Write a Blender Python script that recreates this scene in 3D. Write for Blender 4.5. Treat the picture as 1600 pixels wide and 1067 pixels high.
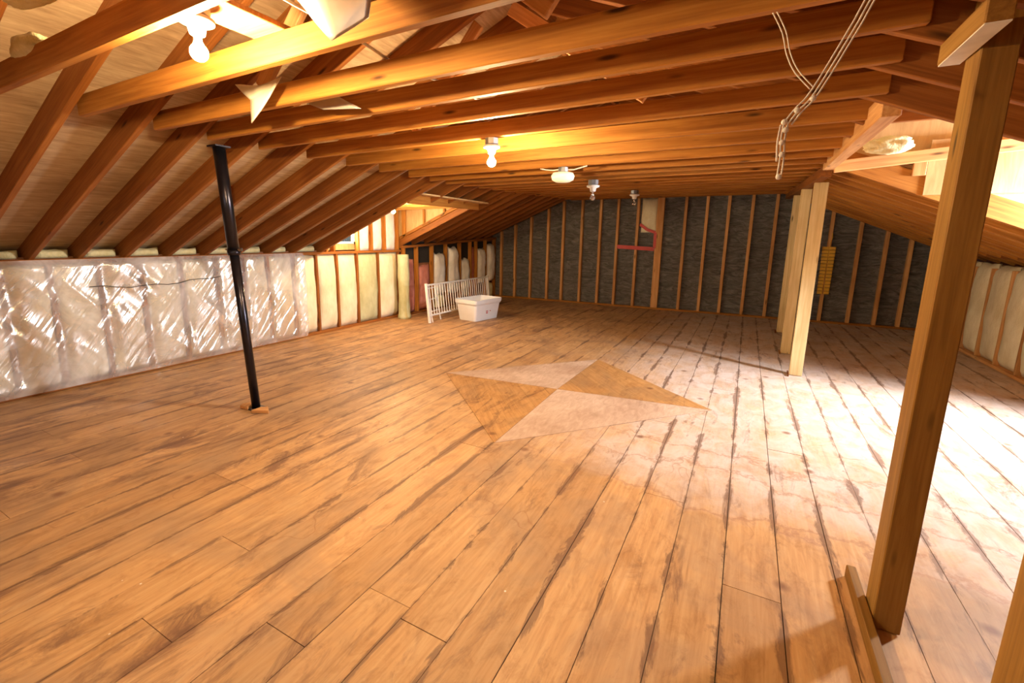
import bpy, bmesh, math, random
from mathutils import Vector, Matrix, noise
random.seed(7)
S = bpy.context.scene
C = S.collection
for o in list(bpy.data.objects): bpy.data.objects.remove(o)

# ------------------------------------------------------------------ camera
YAW, PITCH, ROLL, FPX = 0.5085, -0.1847, 0.0109, 708.9
CXS, CYS = -33.65, -29.78
cam = bpy.data.objects.new('camera', bpy.data.cameras.new('camera')); C.objects.link(cam)
cam.location = (0, 0, 1.55)
cy, sy, cp, sp = math.cos(YAW), math.sin(YAW), math.cos(PITCH), math.sin(PITCH)
f_ = Vector((-sy*cp, cy*cp, sp)); r_ = Vector((cy, sy, 0)); u_ = r_.cross(f_)
rr = r_*math.cos(ROLL)+u_*math.sin(ROLL); uu = u_*math.cos(ROLL)-r_*math.sin(ROLL)
cam.matrix_world = Matrix.Translation((0, 0, 1.55)) @ Matrix((rr, uu, -f_)).transposed().to_4x4()
cam.data.sensor_width = 36; cam.data.lens = FPX*36/1600
cam.data.shift_x = -CXS/1600; cam.data.shift_y = CYS/1600
cam.data.clip_start = 0.02
S.camera = cam
# ------------------------------------------------------------------ world, daylight, added fill, exposure
w = bpy.data.worlds.new('world'); S.world = w; w.use_nodes = True
wn = w.node_tree.nodes; wl = w.node_tree.links
sky = wn.new('ShaderNodeTexSky'); sky.sky_type = 'HOSEK_WILKIE'; sky.sun_direction = (0.5, -0.3, 0.8)
wl.new(sky.outputs[0], wn['Background'].inputs[0]); wn['Background'].inputs[1].default_value = 1.0

def daylight(name, loc, direction, sx, sz, power, col):
    l = bpy.data.lights.new(name, 'AREA'); l.shape = 'RECTANGLE'; l.size = sx; l.size_y = sz
    l.energy = power; l.color = col
    o = bpy.data.objects.new(name, l); C.objects.link(o); o.location = loc
    o.rotation_euler = Vector(direction).to_track_quat('-Z', 'Y').to_euler()
daylight('daylight_right', (3.0, 5.02, 1.86), (-1, 0.0, -0.60), 0.40, 0.48, 430, (0.93, 0.96, 1.0))
daylight('daylight_left', (-5.99, 5.56, 1.66), (1, 0.5, 0.05), 0.5, 0.5, 45, (1.0, 0.9, 0.72))
daylight('fill_front', (-1.9, -2.38, 1.72), (0, 1, -0.25), 2.2, 1.0, 20, (1.0, 0.96, 0.92))  # added ambient fill from behind the camera
S.view_settings.view_transform = 'Standard'; S.view_settings.look = 'None'
S.view_settings.exposure = -0.06; S.view_settings.gamma = 1.0
S.view_settings.use_curve_mapping = False

# ------------------------------------------------------------------ materials
def mat(name):
    m = bpy.data.materials.new(name); m.use_nodes = True
    nt = m.node_tree; return m, nt, nt.nodes, nt.links, nt.nodes['Principled BSDF']
def N(ns, t, **kw):
    n = ns.new(t)
    for k, v in kw.items(): setattr(n, k, v)
    return n
def ramp(ns, stops, interp='LINEAR'):
    r = ns.new('ShaderNodeValToRGB'); e = r.color_ramp.elements; r.color_ramp.interpolation = interp
    while len(e) < len(stops): e.new(0.5)
    for i, (p, c) in enumerate(stops):
        e[i].position = p; e[i].color = (c[0], c[1], c[2], 1) if not isinstance(c, float) else (c, c, c, 1)
    return r
def mixc(ns, ls, fac, a, b, mode='MIX'):
    n = ns.new('ShaderNodeMix'); n.data_type = 'RGBA'; n.blend_type = mode
    for i, v in ((0, fac), (6, a), (7, b)):
        if hasattr(v, 'is_linked'): ls.new(v, n.inputs[i])
        elif isinstance(v, (int, float)): n.inputs[i].default_value = v
        else: n.inputs[i].default_value = (v[0], v[1], v[2], 1)
    return n.outputs[2]
def bump(ns, ls, b, h, st, dist=0.01):
    n = ns.new('ShaderNodeBump'); n.inputs['Strength'].default_value = st; n.inputs['Distance'].default_value = dist
    ls.new(h, n.inputs['Height']); ls.new(n.outputs[0], b.inputs['Normal'])
def tex(ns, ls, vec, scale, detail=4, sc=(1, 1, 1), rough=0.55, dist=0.0):
    mp = ns.new('ShaderNodeMapping'); mp.inputs['Scale'].default_value = sc; ls.new(vec, mp.inputs[0])
    n = ns.new('ShaderNodeTexNoise'); n.inputs['Scale'].default_value = scale; n.inputs['Detail'].default_value = detail
    n.inputs['Roughness'].default_value = rough; n.inputs['Distortion'].default_value = dist
    ls.new(mp.outputs[0], n.inputs['Vector']); return n.outputs['Fac']

def lumber(name, dark, mid, light, rough=0.62, knots=True):
    """timber whose length lies along the object's own X axis"""
    m, nt, ns, ls, b = mat(name)
    tc = ns.new('ShaderNodeTexCoord'); oi = ns.new('ShaderNodeObjectInfo')
    add = N(ns, 'ShaderNodeVectorMath', operation='MULTIPLY_ADD')
    cmb = ns.new('ShaderNodeCombineXYZ')
    for i in range(3): ls.new(oi.outputs['Random'], cmb.inputs[i])
    ls.new(cmb.outputs[0], add.inputs[0]); add.inputs[1].default_value = (31, 17, 23); ls.new(tc.outputs['Object'], add.inputs[2])
    v = add.outputs[0]
    g = tex(ns, ls, v, 5, 5, (0.35, 9, 9), 0.6, 0.6)
    r = ramp(ns, [(0.25, dark), (0.5, mid), (0.75, light)]); ls.new(g, r.inputs[0])
    big = tex(ns, ls, v, 1.2, 3, (1, 2, 2))
    rb = ramp(ns, [(0.3, (0.78, 0.70, 0.62)), (0.6, (1, 1, 1)), (0.8, (1.0, 0.93, 0.86))]); ls.new(big, rb.inputs[0])
    col = mixc(ns, ls, 1.0, r.outputs[0], rb.outputs[0], 'MULTIPLY')
    hr = ramp(ns, [(0, (0.82, 0.78, 0.74)), (1, (1.08, 1.05, 1.0))]); ls.new(oi.outputs['Random'], hr.inputs[0])
    col = mixc(ns, ls, 1.0, col, hr.outputs[0], 'MULTIPLY')
    if knots:
        mp = ns.new('ShaderNodeMapping'); mp.inputs['Scale'].default_value = (0.9, 4, 4); ls.new(v, mp.inputs[0])
        vo = ns.new('ShaderNodeTexVoronoi'); vo.inputs['Scale'].default_value = 2.3; ls.new(mp.outputs[0], vo.inputs['Vector'])
        kr = ramp(ns, [(0.05, 1.0), (0.14, 0.0)]); ls.new(vo.outputs['Distance'], kr.inputs[0])
        col = mixc(ns, ls, kr.outputs[0], col, tuple(x*0.3 for x in dark))
    ls.new(col, b.inputs['Base Color']); b.inputs['Roughness'].default_value = rough
    b.inputs['Specular IOR Level'].default_value = 0.25
    bump(ns, ls, b, g, 0.25, 0.003); return m
M = {}
M['tie'] = lumber('orange_pine', (0.28, 0.105, 0.017), (0.43, 0.18, 0.030), (0.55, 0.265, 0.055))
M['rafter'] = lumber('brown_pine', (0.19, 0.066, 0.013), (0.29, 0.105, 0.021), (0.38, 0.155, 0.035))
M['stud'] = lumber('stud_pine', (0.50, 0.235, 0.085), (0.68, 0.37, 0.15), (0.80, 0.50, 0.24))
M['post'] = lumber('post_pine', (0.22, 0.115, 0.024), (0.34, 0.185, 0.040), (0.44, 0.255, 0.065))
M['palepost'] = lumber('pale_pine', (0.56, 0.42, 0.20), (0.70, 0.56, 0.30), (0.80, 0.68, 0.42))

def sheathing(name, dark, light, axis):
    m, nt, ns, ls, b = mat(name)
    tc = ns.new('ShaderNodeTexCoord'); v = tc.outputs['Object']
    g = tex(ns, ls, v, 6, 5, axis, 0.65, 0.8)
    r = ramp(ns, [(0.3, dark), (0.7, light)]); ls.new(g, r.inputs[0])
    g2 = tex(ns, ls, v, 1.6, 3)
    rb = ramp(ns, [(0.3, (0.7, 0.62, 0.55)), (0.65, (1, 1, 1))]); ls.new(g2, rb.inputs[0])
    ls.new(mixc(ns, ls, 1, r.outputs[0], rb.outputs[0], 'MULTIPLY'), b.inputs['Base Color'])
    b.inputs['Roughness'].default_value = 0.75; bump(ns, ls, b, g, 0.3, 0.004); return m
M['sheath'] = sheathing('roof_sheathing', (0.36, 0.24, 0.13), (0.62, 0.46, 0.28), (5, 0.6, 5))
M['ply'] = sheathing('wall_plywood', (0.55, 0.33, 0.13), (0.72, 0.48, 0.22), (3, 3, 0.5))
M['brownboard'] = sheathing('brown_wall_board', (0.20, 0.075, 0.03), (0.34, 0.14, 0.06), (3, 0.6, 3))

def batt(name, c0, c1, sc=9, st=0.7):
    m, nt, ns, ls, b = mat(name); tc = ns.new('ShaderNodeTexCoord'); v = tc.outputs['Object']
    g = tex(ns, ls, v, sc, 6, (1, 1, 0.5), 0.7); r = ramp(ns, [(0.3, c0), (0.7, c1)]); ls.new(g, r.inputs[0])
    g2 = tex(ns, ls, v, 2.2, 2); rb = ramp(ns, [(0.35, (0.84, 0.80, 0.72)), (0.6, (1, 1, 1))]); ls.new(g2, rb.inputs[0])
    ls.new(mixc(ns, ls, 1, r.outputs[0], rb.outputs[0], 'MULTIPLY'), b.inputs['Base Color'])
    b.inputs['Roughness'].default_value = 0.95; b.inputs['Specular IOR Level'].default_value = 0.1
    bump(ns, ls, b, g, st, 0.02); return m
M['batt'] = batt('cream_insulation', (0.80, 0.71, 0.50), (0.94, 0.87, 0.68))
M['battgreen'] = batt('greenish_insulation', (0.48, 0.50, 0.30), (0.66, 0.67, 0.44))
M['pink'] = batt('pink_insulation', (0.50, 0.16, 0.12), (0.72, 0.32, 0.27))
M['whitebatt'] = batt('white_wrapped_insulation', (0.80, 0.79, 0.79), (0.95, 0.94, 0.93), 14)
M['foam'] = batt('yellow_foam', (0.70, 0.66, 0.34), (0.86, 0.84, 0.60), 16, 1.0)

def plain(name, col, rough=0.5, metal=0.0, spec=0.5, noise_amt=0.12, em=None):
    m, nt, ns, ls, b = mat(name); tc = ns.new('ShaderNodeTexCoord')
    g = tex(ns, ls, tc.outputs['Object'], 12, 4)
    r = ramp(ns, [(0.3, tuple(x*(1-noise_amt) for x in col)), (0.7, tuple(min(1, x*(1+noise_amt*0.5)) for x in col))]); ls.new(g, r.inputs[0])
    ls.new(r.outputs[0], b.inputs['Base Color']); b.inputs['Roughness'].default_value = rough
    b.inputs['Metallic'].default_value = metal; b.inputs['Specular IOR Level'].default_value = spec
    if em: b.inputs['Emission Color'].default_value = (*em[0], 1); b.inputs['Emission Strength'].default_value = em[1]
    return m
M['steel'] = plain('dark_steel', (0.035, 0.033, 0.045), 0.28, 0.85)
M['bolt'] = plain('zinc_bolt', (0.6, 0.6, 0.58), 0.3, 1.0)
M['white_metal'] = plain('white_enamel', (0.80, 0.77, 0.74), 0.35)
M['tote'] = plain('white_plastic', (0.82, 0.82, 0.86), 0.4, noise_amt=0.03)
M['red'] = plain('red_tape', (0.55, 0.02, 0.02), 0.4)
M['yellow'] = plain('yellow_plastic', (0.72, 0.40, 0.03), 0.45)
M['rope'] = plain('white_cord', (0.78, 0.72, 0.64), 0.8)
M['black'] = plain('black_cable', (0.03, 0.03, 0.03), 0.5)
M['ceramic'] = plain('porcelain', (0.80, 0.76, 0.70), 0.3, noise_amt=0.03)
M['galv'] = plain('galvanised_box', (0.35, 0.36, 0.38), 0.4, 0.8)
M['paper'] = plain('cream_paper', (0.78, 0.70, 0.52), 0.6)
M['foil'] = plain('grey_foil_paper', (0.52, 0.46, 0.40), 0.35, 0.4)
M['whitewood'] = plain('white_primed_board', (0.78, 0.76, 0.68), 0.5)
M['patchpale'] = sheathing('pale_patch_board', (0.50, 0.34, 0.235), (0.68, 0.50, 0.38), (4, 1.2, 1))
M['dark'] = plain('gap_shade', (0.02, 0.017, 0.015), 0.9)  # near-black colour stands in for the shade inside gaps
M['bulb_on'] = plain('lit_bulb', (1, 0.9, 0.7), 0.4, em=((1.0, 0.72, 0.38), 3300))
M['dome'] = plain('cream_dome_glow', (0.85, 0.80, 0.62), 0.3, em=((1.0, 0.8, 0.5), 0.25), noise_amt=0.02)  # faint emission brightens the shade though this lamp is off
def glassy(name, tint, tr):
    m, nt, ns, ls, b = mat(name); out = ns['Material Output']
    t = ns.new('ShaderNodeBsdfTransparent'); t.inputs[0].default_value = (*tint, 1)
    g = ns.new('ShaderNodeBsdfGlossy'); g.inputs['Roughness'].default_value = 0.05
    mx = ns.new('ShaderNodeMixShader'); mx.inputs[0].default_value = 1-tr
    ls.new(t.outputs[0], mx.inputs[1]); ls.new(g.outputs[0], mx.inputs[2]); ls.new(mx.outputs[0], out.inputs[0]); return m
M['pane'] = glassy('window_glass', (1, 1, 1), 0.94)
M['clearbulb'] = glassy('clear_bulb_glass', (0.93, 0.92, 0.9), 0.6)

def film():
    m, nt, ns, ls, b = mat('clear_poly_film'); out = ns['Material Output']
    tc = ns.new('ShaderNodeTexCoord')
    mp = ns.new('ShaderNodeMapping'); mp.inputs['Rotation'].default_value = (math.radians(38), 0, 0); mp.inputs['Scale'].default_value = (1, 1, 1); ls.new(tc.outputs['Object'], mp.inputs[0])
    g = tex(ns, ls, mp.outputs[0], 2.1, 4, (1, 4.5, 0.5), 0.45, 0.5)
    bp = ns.new('ShaderNodeBump'); bp.inputs['Strength'].default_value = 0.75; bp.inputs['Distance'].default_value = 0.045; ls.new(g, bp.inputs['Height'])
    t = ns.new('ShaderNodeBsdfTransparent'); t.inputs[0].default_value = (0.98, 0.98, 0.98, 1)
    gl = ns.new('ShaderNodeBsdfGlossy'); gl.inputs['Roughness'].default_value = 0.22; gl.inputs[0].default_value = (1, 1, 1, 1)
    ls.new(bp.outputs[0], gl.inputs['Normal'])
    d = ns.new('ShaderNodeBsdfDiffuse'); d.inputs[0].default_value = (0.92, 0.92, 0.96, 1); ls.new(bp.outputs[0], d.inputs['Normal'])
    mk = tex(ns, ls, tc.outputs['Object'], 1.9, 4, (1, 1.2, 1), 0.6, 0.8); mr = ramp(ns, [(0.38, 0.20), (0.68, 0.62)]); ls.new(mk, mr.inputs[0])
    m1 = ns.new('ShaderNodeMixShader'); ls.new(mr.outputs[0], m1.inputs[0]); ls.new(t.outputs[0], m1.inputs[1]); ls.new(d.outputs[0], m1.inputs[2])
    gk = tex(ns, ls, tc.outputs['Object'], 1.5, 2, (1, 1, 1), 0.5); gkr = ramp(ns, [(0.46, 0.03), (0.62, 0.42)]); ls.new(gk, gkr.inputs[0]); gr = gkr
    m2 = ns.new('ShaderNodeMixShader'); ls.new(gr.outputs[0], m2.inputs[0]); ls.new(m1.outputs[0], m2.inputs[1]); ls.new(gl.outputs[0], m2.inputs[2])
    ls.new(m2.outputs[0], out.inputs[0]); return m
M['film'] = film()
def darkfilm():
    m, nt, ns, ls, b = mat('charcoal_batt_facing'); tc = ns.new('ShaderNodeTexCoord'); v = tc.outputs['Object']
    g = tex(ns, ls, v, 3.2, 7, (1.0, 1, 3.2), 0.68, 2.2)
    r = ramp(ns, [(0.3, (0.075, 0.071, 0.072)), (0.7, (0.33, 0.31, 0.295))]); ls.new(g, r.inputs[0])
    ls.new(r.outputs[0], b.inputs['Base Color']); b.inputs['Roughness'].default_value = 0.42
    bump(ns, ls, b, g, 1.0, 0.08); return m
M['charcoal'] = darkfilm()

def floor_mat(name, patch=False, tint=(1, 1, 1)):
    m, nt, ns, ls, b = mat(name)
    tc = ns.new('ShaderNodeTexCoord'); at = ns.new('ShaderNodeAttribute'); at.attribute_name = 'rnd'
    geo = ns.new('ShaderNodeNewGeometry'); pos = geo.outputs['Position']
    uv = ns.new('ShaderNodeUVMap'); uv.uv_map = 'board'         # x across the board, y along it
    g = tex(ns, ls, uv.outputs[0], 4, 6, (9, 0.5, 1), 0.62, 0.7)
    base = ramp(ns, [(0.25, (0.44, 0.235, 0.10)), (0.5, (0.57, 0.335, 0.155)), (0.78, (0.66, 0.43, 0.23))]); ls.new(g, base.inputs[0])
    hr = ramp(ns, [(0, (0.86, 0.82, 0.78)), (0.5, (1, 0.99, 0.97)), (1, (1.08, 1.06, 1.05))]); ls.new(at.outputs['Fac'], hr.inputs[0])
    col = mixc(ns, ls, 1, base.outputs[0], hr.outputs[0], 'MULTIPLY')
    mo = tex(ns, ls, pos, 5.5, 7, (1.8, 0.8, 1), 0.72, 0.7); mrp = ramp(ns, [(0.30, (0.74, 0.66, 0.58)), (0.50, (1, 1, 1)), (0.75, (1.06, 1.03, 1.0))]); ls.new(mo, mrp.inputs[0])
    col = mixc(ns, ls, 1, col, mrp.outputs[0], 'MULTIPLY')
    # greyed worn blotches
    bl = tex(ns, ls, pos, 1.3, 5, (1, 1, 1), 0.6, 0.5); rb = ramp(ns, [(0.47, 0.0), (0.66, 0.62)]); ls.new(bl, rb.inputs[0])
    col = mixc(ns, ls, rb.outputs[0], col, (0.34, 0.225, 0.145))
    if not patch:
        # a pale pinkish area across the middle, with brown tide marks at its border
        sep = ns.new('ShaderNodeSeparateXYZ'); ls.new(pos, sep.inputs[0])
        wob = tex(ns, ls, pos, 1.7, 7, (1, 1, 1), 0.68)
        def mth(op, a, b_):
            n = N(ns, 'ShaderNodeMath', operation=op)
            for i, q in ((0, a), (1, b_)):
                if hasattr(q, 'is_linked'): ls.new(q, n.inputs[i])
                else: n.inputs[i].default_value = q
            return n.outputs[0]
        yy = mth('SUBTRACT', mth('ADD', sep.outputs['Y'], mth('MULTIPLY', wob, 1.1)), mth('MULTIPLY', sep.outputs['X'], -0.05))
        xx = mth('ADD', sep.outputs['X'], mth('MULTIPLY', wob, 1.4))
        fy = ramp(ns, [(0.0, 0.0), (1.0, 1.0)])
        ma = N(ns, 'ShaderNodeMapRange'); ma.inputs['From Min'].default_value = 3.20; ma.inputs['From Max'].default_value = 3.62; ls.new(yy, ma.inputs[0])
        mb = N(ns, 'ShaderNodeMapRange'); mb.inputs['From Min'].default_value = -0.9; mb.inputs['From Max'].default_value = 0.2; ls.new(xx, mb.inputs[0])
        brk = tex(ns, ls, pos, 3.6, 6, (1.5, 1, 1), 0.7, 0.6); brr = ramp(ns, [(0.36, 0.35), (0.60, 1.0)]); ls.new(brk, brr.inputs[0])
        area = mth('MULTIPLY', mth('MULTIPLY', ma.outputs[0], mb.outputs[0]), brr.outputs[0])
        col = mixc(ns, ls, mth('MULTIPLY', area, 0.78), col, (0.70, 0.60, 0.56))
        for c_ in (3.30, 3.75, 4.1):
            d_ = mth('ABSOLUTE', mth('SUBTRACT', yy, c_), 0)
            tr = ramp(ns, [(0.0, 1.0), (0.035, 0.0)]); ls.new(d_, tr.inputs[0])
            col = mixc(ns, ls, mth('MULTIPLY', mth('MULTIPLY', tr.outputs[0], mb.outputs[0]), 0.55), col, (0.36, 0.17, 0.09))
    # dark dirt streaks and smudges that follow the boards
    st = tex(ns, ls, pos, 1.9, 7, (2.6, 0.75, 1), 0.74, 1.3); rs = ramp(ns, [(0.545, 0.0), (0.60, 0.35), (0.68, 0.85)]); ls.new(st, rs.inputs[0])
    patchy = tex(ns, ls, pos, 0.9, 3); rp = ramp(ns, [(0.40, 0.25), (0.58, 1.0)]); ls.new(patchy, rp.inputs[0])
    sx = ns.new('ShaderNodeSeparateXYZ'); ls.new(pos, sx.inputs[0])
    lf = N(ns, 'ShaderNodeMapRange'); lf.inputs['From Min'].default_value = -1.2; lf.inputs['From Max'].default_value = -3.6; lf.inputs['To Max'].default_value = 0.085; ls.new(sx.outputs['X'], lf.inputs[0])
    st2 = N(ns, 'ShaderNodeMath', operation='ADD'); ls.new(st, st2.inputs[0]); ls.new(lf.outputs[0], st2.inputs[1]); ls.new(st2.outputs[0], rs.inputs[0])
    col = mixc(ns, ls, mixc(ns, ls, 1, rs.outputs[0], rp.outputs[0], 'MULTIPLY'), col, (0.20, 0.10, 0.06))
    # small ring marks
    rg = tex(ns, ls, pos, 3.1, 2, (1.4, 1, 1), 0.5, 0.4); rgr = ramp(ns, [(0.595, 0.0), (0.605, 0.55), (0.62, 0.0)]); ls.new(rg, rgr.inputs[0])
    rgm = tex(ns, ls, pos, 1.1, 2); rgs = ramp(ns, [(0.5, 0.0), (0.6, 1.0)]); ls.new(rgm, rgs.inputs[0])
    col = mixc(ns, ls, mixc(ns, ls, 1, rgr.outputs[0], rgs.outputs[0], 'MULTIPLY'), col, (0.30, 0.13, 0.06))
    # grime that spreads irregularly from the seams between boards
    us = ns.new('ShaderNodeSeparateXYZ'); ls.new(uv.outputs[0], us.inputs[0])
    n1 = N(ns, 'ShaderNodeMath', operation='PINGPONG'); n1.inputs[1].default_value = 0.115; ls.new(us.outputs['X'], n1.inputs[0])
    sm = tex(ns, ls, pos, 2.3, 6, (3.0, 0.7, 1), 0.72, 0.6)
    n2 = N(ns, 'ShaderNodeMapRange'); n2.inputs['From Min'].default_value = 0.46; n2.inputs['From Max'].default_value = 0.72
    n2.inputs['To Min'].default_value = 0.002; n2.inputs['To Max'].default_value = 0.055; ls.new(sm, n2.inputs[0])
    n3 = N(ns, 'ShaderNodeMath', operation='SUBTRACT'); ls.new(n1.outputs[0], n3.inputs[0]); ls.new(n2.outputs[0], n3.inputs[1])
    n4 = N(ns, 'ShaderNodeMapRange'); n4.inputs['From Min'].default_value = -0.010; n4.inputs['From Max'].default_value = 0.003
    n4.inputs['To Min'].default_value = 0.72; n4.inputs['To Max'].default_value = 0.0; ls.new(n3.outputs[0], n4.inputs[0])
    if not patch: col = mixc(ns, ls, n4.outputs[0], col, (0.17, 0.085, 0.05))
    # knots, nail heads, pale paint specks
    vo = ns.new('ShaderNodeTexVoronoi'); vo.inputs['Scale'].default_value = 2.6; ls.new(pos, vo.inputs['Vector'])
    kr = ramp(ns, [(0.04, 0.8), (0.11, 0.0)]); ls.new(vo.outputs['Distance'], kr.inputs[0])
    col = mixc(ns, ls, kr.outputs[0], col, (0.20, 0.085, 0.045))
    vs = ns.new('ShaderNodeTexVoronoi'); vs.inputs['Scale'].default_value = 9; ls.new(pos, vs.inputs['Vector'])
    sr = ramp(ns, [(0.035, 1.0), (0.05, 0.0)]); ls.new(vs.outputs['Distance'], sr.inputs[0])
    sel = tex(ns, ls, pos, 2.3, 2); sl = ramp(ns, [(0.55, 0.0), (0.6, 0.8)]); ls.new(sel, sl.inputs[0])
    col = mixc(ns, ls, mixc(ns, ls, 1, sr.outputs[0], sl.outputs[0], 'MULTIPLY'), col, (0.85, 0.80, 0.74))
    col = mixc(ns, ls, 1, col, tint, 'MULTIPLY')
    ls.new(col, b.inputs['Base Color'])
    rr_ = ramp(ns, [(0.3, 0.42), (0.7, 0.62)]); ls.new(bl, rr_.inputs[0]); ls.new(rr_.outputs[0], b.inputs['Roughness'])
    b.inputs['Specular IOR Level'].default_value = 0.3
    bump(ns, ls, b, g, 0.15, 0.003); return m
M['floor'] = floor_mat('worn_floor_boards')
M['patchorange'] = floor_mat('orange_patch_boards', True, (0.88, 0.79, 0.62))

# ------------------------------------------------------------------ helpers
def link(name, me, m=None, parent=None, loc=None, smooth=False):
    o = bpy.data.objects.new(name, me); C.objects.link(o)
    if m: me.materials.append(M[m] if isinstance(m, str) else m)
    if parent: o.parent = parent
    if loc is not None: o.location = loc
    if smooth:
        for p in me.polygons: p.use_smooth = True
    return o
def fin(name, bm, m=None, parent=None, loc=None, smooth=False):
    bmesh.ops.recalc_face_normals(bm, faces=bm.faces)
    me = bpy.data.meshes.new(name); bm.to_mesh(me); bm.free(); return link(name, me, m, parent, loc, smooth)
def tag(o, label=None, cat=None, group=None, kind=None):
    if label: o['label'] = label
    if cat: o['category'] = cat
    if group: o['group'] = group
    if kind: o['kind'] = kind
    return o
def empty(name, loc=(0, 0, 0)):
    o = bpy.data.objects.new(name, None); C.objects.link(o); o.location = loc; o.empty_display_size = 0.1; return o
def box(bm, a, b):
    vs = [bm.verts.new((x, y, z)) for x in (a[0], b[0]) for y in (a[1], b[1]) for z in (a[2], b[2])]
    for q in ((0, 1, 3, 2), (4, 6, 7, 5), (0, 4, 5, 1), (2, 3, 7, 6), (0, 2, 6, 4), (1, 5, 7, 3)): bm.faces.new([vs[i] for i in q])
    return vs
def bev(bm, w=0.003, seg=1):
    bmesh.ops.bevel(bm, geom=list(bm.edges), offset=w, segments=seg, affect='EDGES', clamp_overlap=True)
def beam(name, p0, p1, wd, dp, m, parent=None, up=(0, 0, 1), base=0.0):
    """a sawn timber from p0 to p1 (its underside centre line when base=0.5), wd across, dp along 'up'"""
    p0, p1 = Vector(p0), Vector(p1); x = (p1-p0); L = x.length; x.normalize(); up = Vector(up)
    y = up.cross(x).normalized(); z = x.cross(y)
    bm = bmesh.new(); box(bm, (0, -wd/2, -dp/2+dp*base), (L, wd/2, dp/2+dp*base)); bev(bm, 0.004)
    # slight sawmill bow
    o = fin(name, bm, m, parent)
    mw = Matrix.Translation(p0) @ Matrix((x, y, z)).transposed().to_4x4()
    if parent: o.matrix_local = parent.matrix_world.inverted() @ mw
    else: o.matrix_world = mw
    return o
def tube(bm, pts, r, n=8, cap=True):
    pts = [Vector(p) for p in pts]; rings = []
    prev = None
    for i, p in enumerate(pts):
        t = (pts[min(i+1, len(pts)-1)]-pts[max(i-1, 0)]).normalized()
        a = t.orthogonal().normalized() if prev is None else (prev-t*prev.dot(t)).normalized()
        prev = a; b = t.cross(a)
        rr = r[i] if isinstance(r, (list, tuple)) else r
        rings.append([bm.verts.new(p+(a*math.cos(2*math.pi*k/n)+b*math.sin(2*math.pi*k/n))*rr) for k in range(n)])
    for A, B in zip(rings, rings[1:]):
        for k in range(n): bm.faces.new((A[k], A[(k+1) % n], B[(k+1) % n], B[k]))
    if cap: bm.faces.new(rings[0][::-1]); bm.faces.new(rings[-1])
def lathe(bm, prof, n=20, c=(0, 0, 0)):
    rings = [[bm.verts.new((c[0]+r*math.cos(2*math.pi*k/n), c[1]+r*math.sin(2*math.pi*k/n), c[2]+z)) for k in range(n)] for r, z in prof]
    for A, B in zip(rings, rings[1:]):
        for k in range(n): bm.faces.new((A[k], A[(k+1) % n], B[(k+1) % n], B[k]))
    bm.faces.new(rings[0][::-1]); bm.faces.new(rings[-1])
def pillow(name, wy, hz, depth, m, seed, parent=None, loc=None, lump=0.02, nx=10, nz=16, taper=0.0, kind='x'):
    """a soft bulging batt: back on x=0, bulging to +x, wide in y, tall in z"""
    bm = bmesh.new(); fr = []; sd = Vector((seed*3.1, seed*1.7, seed))
    for j in range(nz+1):
        row = []
        for i in range(nx+1):
            u, v = i/nx, j/nz
            e = min(1, math.sin(math.pi*min(max(u, 0.0), 1))**0.35) * min(1, math.sin(math.pi*v)**0.22 if 0 < v < 1 else 0.0)
            y = (u-0.5)*wy*(1-taper*v); z = v*hz
            nn = noise.noise(Vector((y*5, z*3, 0))+sd)*lump + noise.noise(Vector((y*16, z*9, 0))+sd)*lump*0.4
            row.append(bm.verts.new((0.25*depth+e*(0.75*depth)+nn*e, y+noise.noise(Vector((9, z*5, 0))+sd)*lump*0.6, z+(noise.noise(Vector((y*9, 4, 0))+sd)*lump if v == 1 else 0))))
        fr.append(row)
    bk = [[bm.verts.new((0, v.co.y, v.co.z)) for v in row] for row in fr]
    for j in range(nz):
        for i in range(nx):
            bm.faces.new((fr[j][i], fr[j][i+1], fr[j+1][i+1], fr[j+1][i])); bm.faces.new((bk[j][i], bk[j+1][i], bk[j+1][i+1], bk[j][i+1]))
    for j in range(nz):
        for i in (0, nx): bm.faces.new((fr[j][i], fr[j+1][i], bk[j+1][i], bk[j][i]))
    for i in range(nx):
        for j in (0, nz): bm.faces.new((fr[j][i], bk[j][i], bk[j][i+1], fr[j][i+1]))
    return fin(name, bm, m, parent, loc, True)
ORD = ['first', 'second', 'third', 'fourth', 'fifth', 'sixth', 'seventh', 'eighth', 'ninth', 'tenth', 'eleventh', 'twelfth', 'thirteenth', 'fourteenth',
       'fifteenth', 'sixteenth', 'seventeenth', 'eighteenth', 'nineteenth', 'twentieth', 'twenty-first', 'twenty-second', 'twenty-third', 'twenty-fourth', 'twenty-fifth']

# ------------------------------------------------------------------ the shape of the attic
XL, XR, YF, YD = -5.86, 2.84, -2.3, 10.73
ZL, ZR, SL, SR = 1.30, 1.265, 0.42, 0.425
def dL(y): return max(0.0, y-5.2)*0.048
def dR(y): return max(0.0, y-5.2)*0.030
def roofL(x, y): return ZL+SL*(x-XL)+dL(y)           # underside of the rafters
def roofR(x, y): return ZR+SR*(XR-x)+dR(y)
def ridge(y): x = (ZR+SR*XR+dR(y)-ZL+SL*XL-dL(y))/(SL+SR); return x, roofL(x, y)
def tieZ(y): return 2.24+max(0.0, y-5.2)*0.036
RD = 0.175                                            # rafter depth
LD = (5.10, 6.93)                                     # left dormer opening, in y
RDM = (3.19, 5.36)                                    # right dormer opening
TH = 0.14

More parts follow.
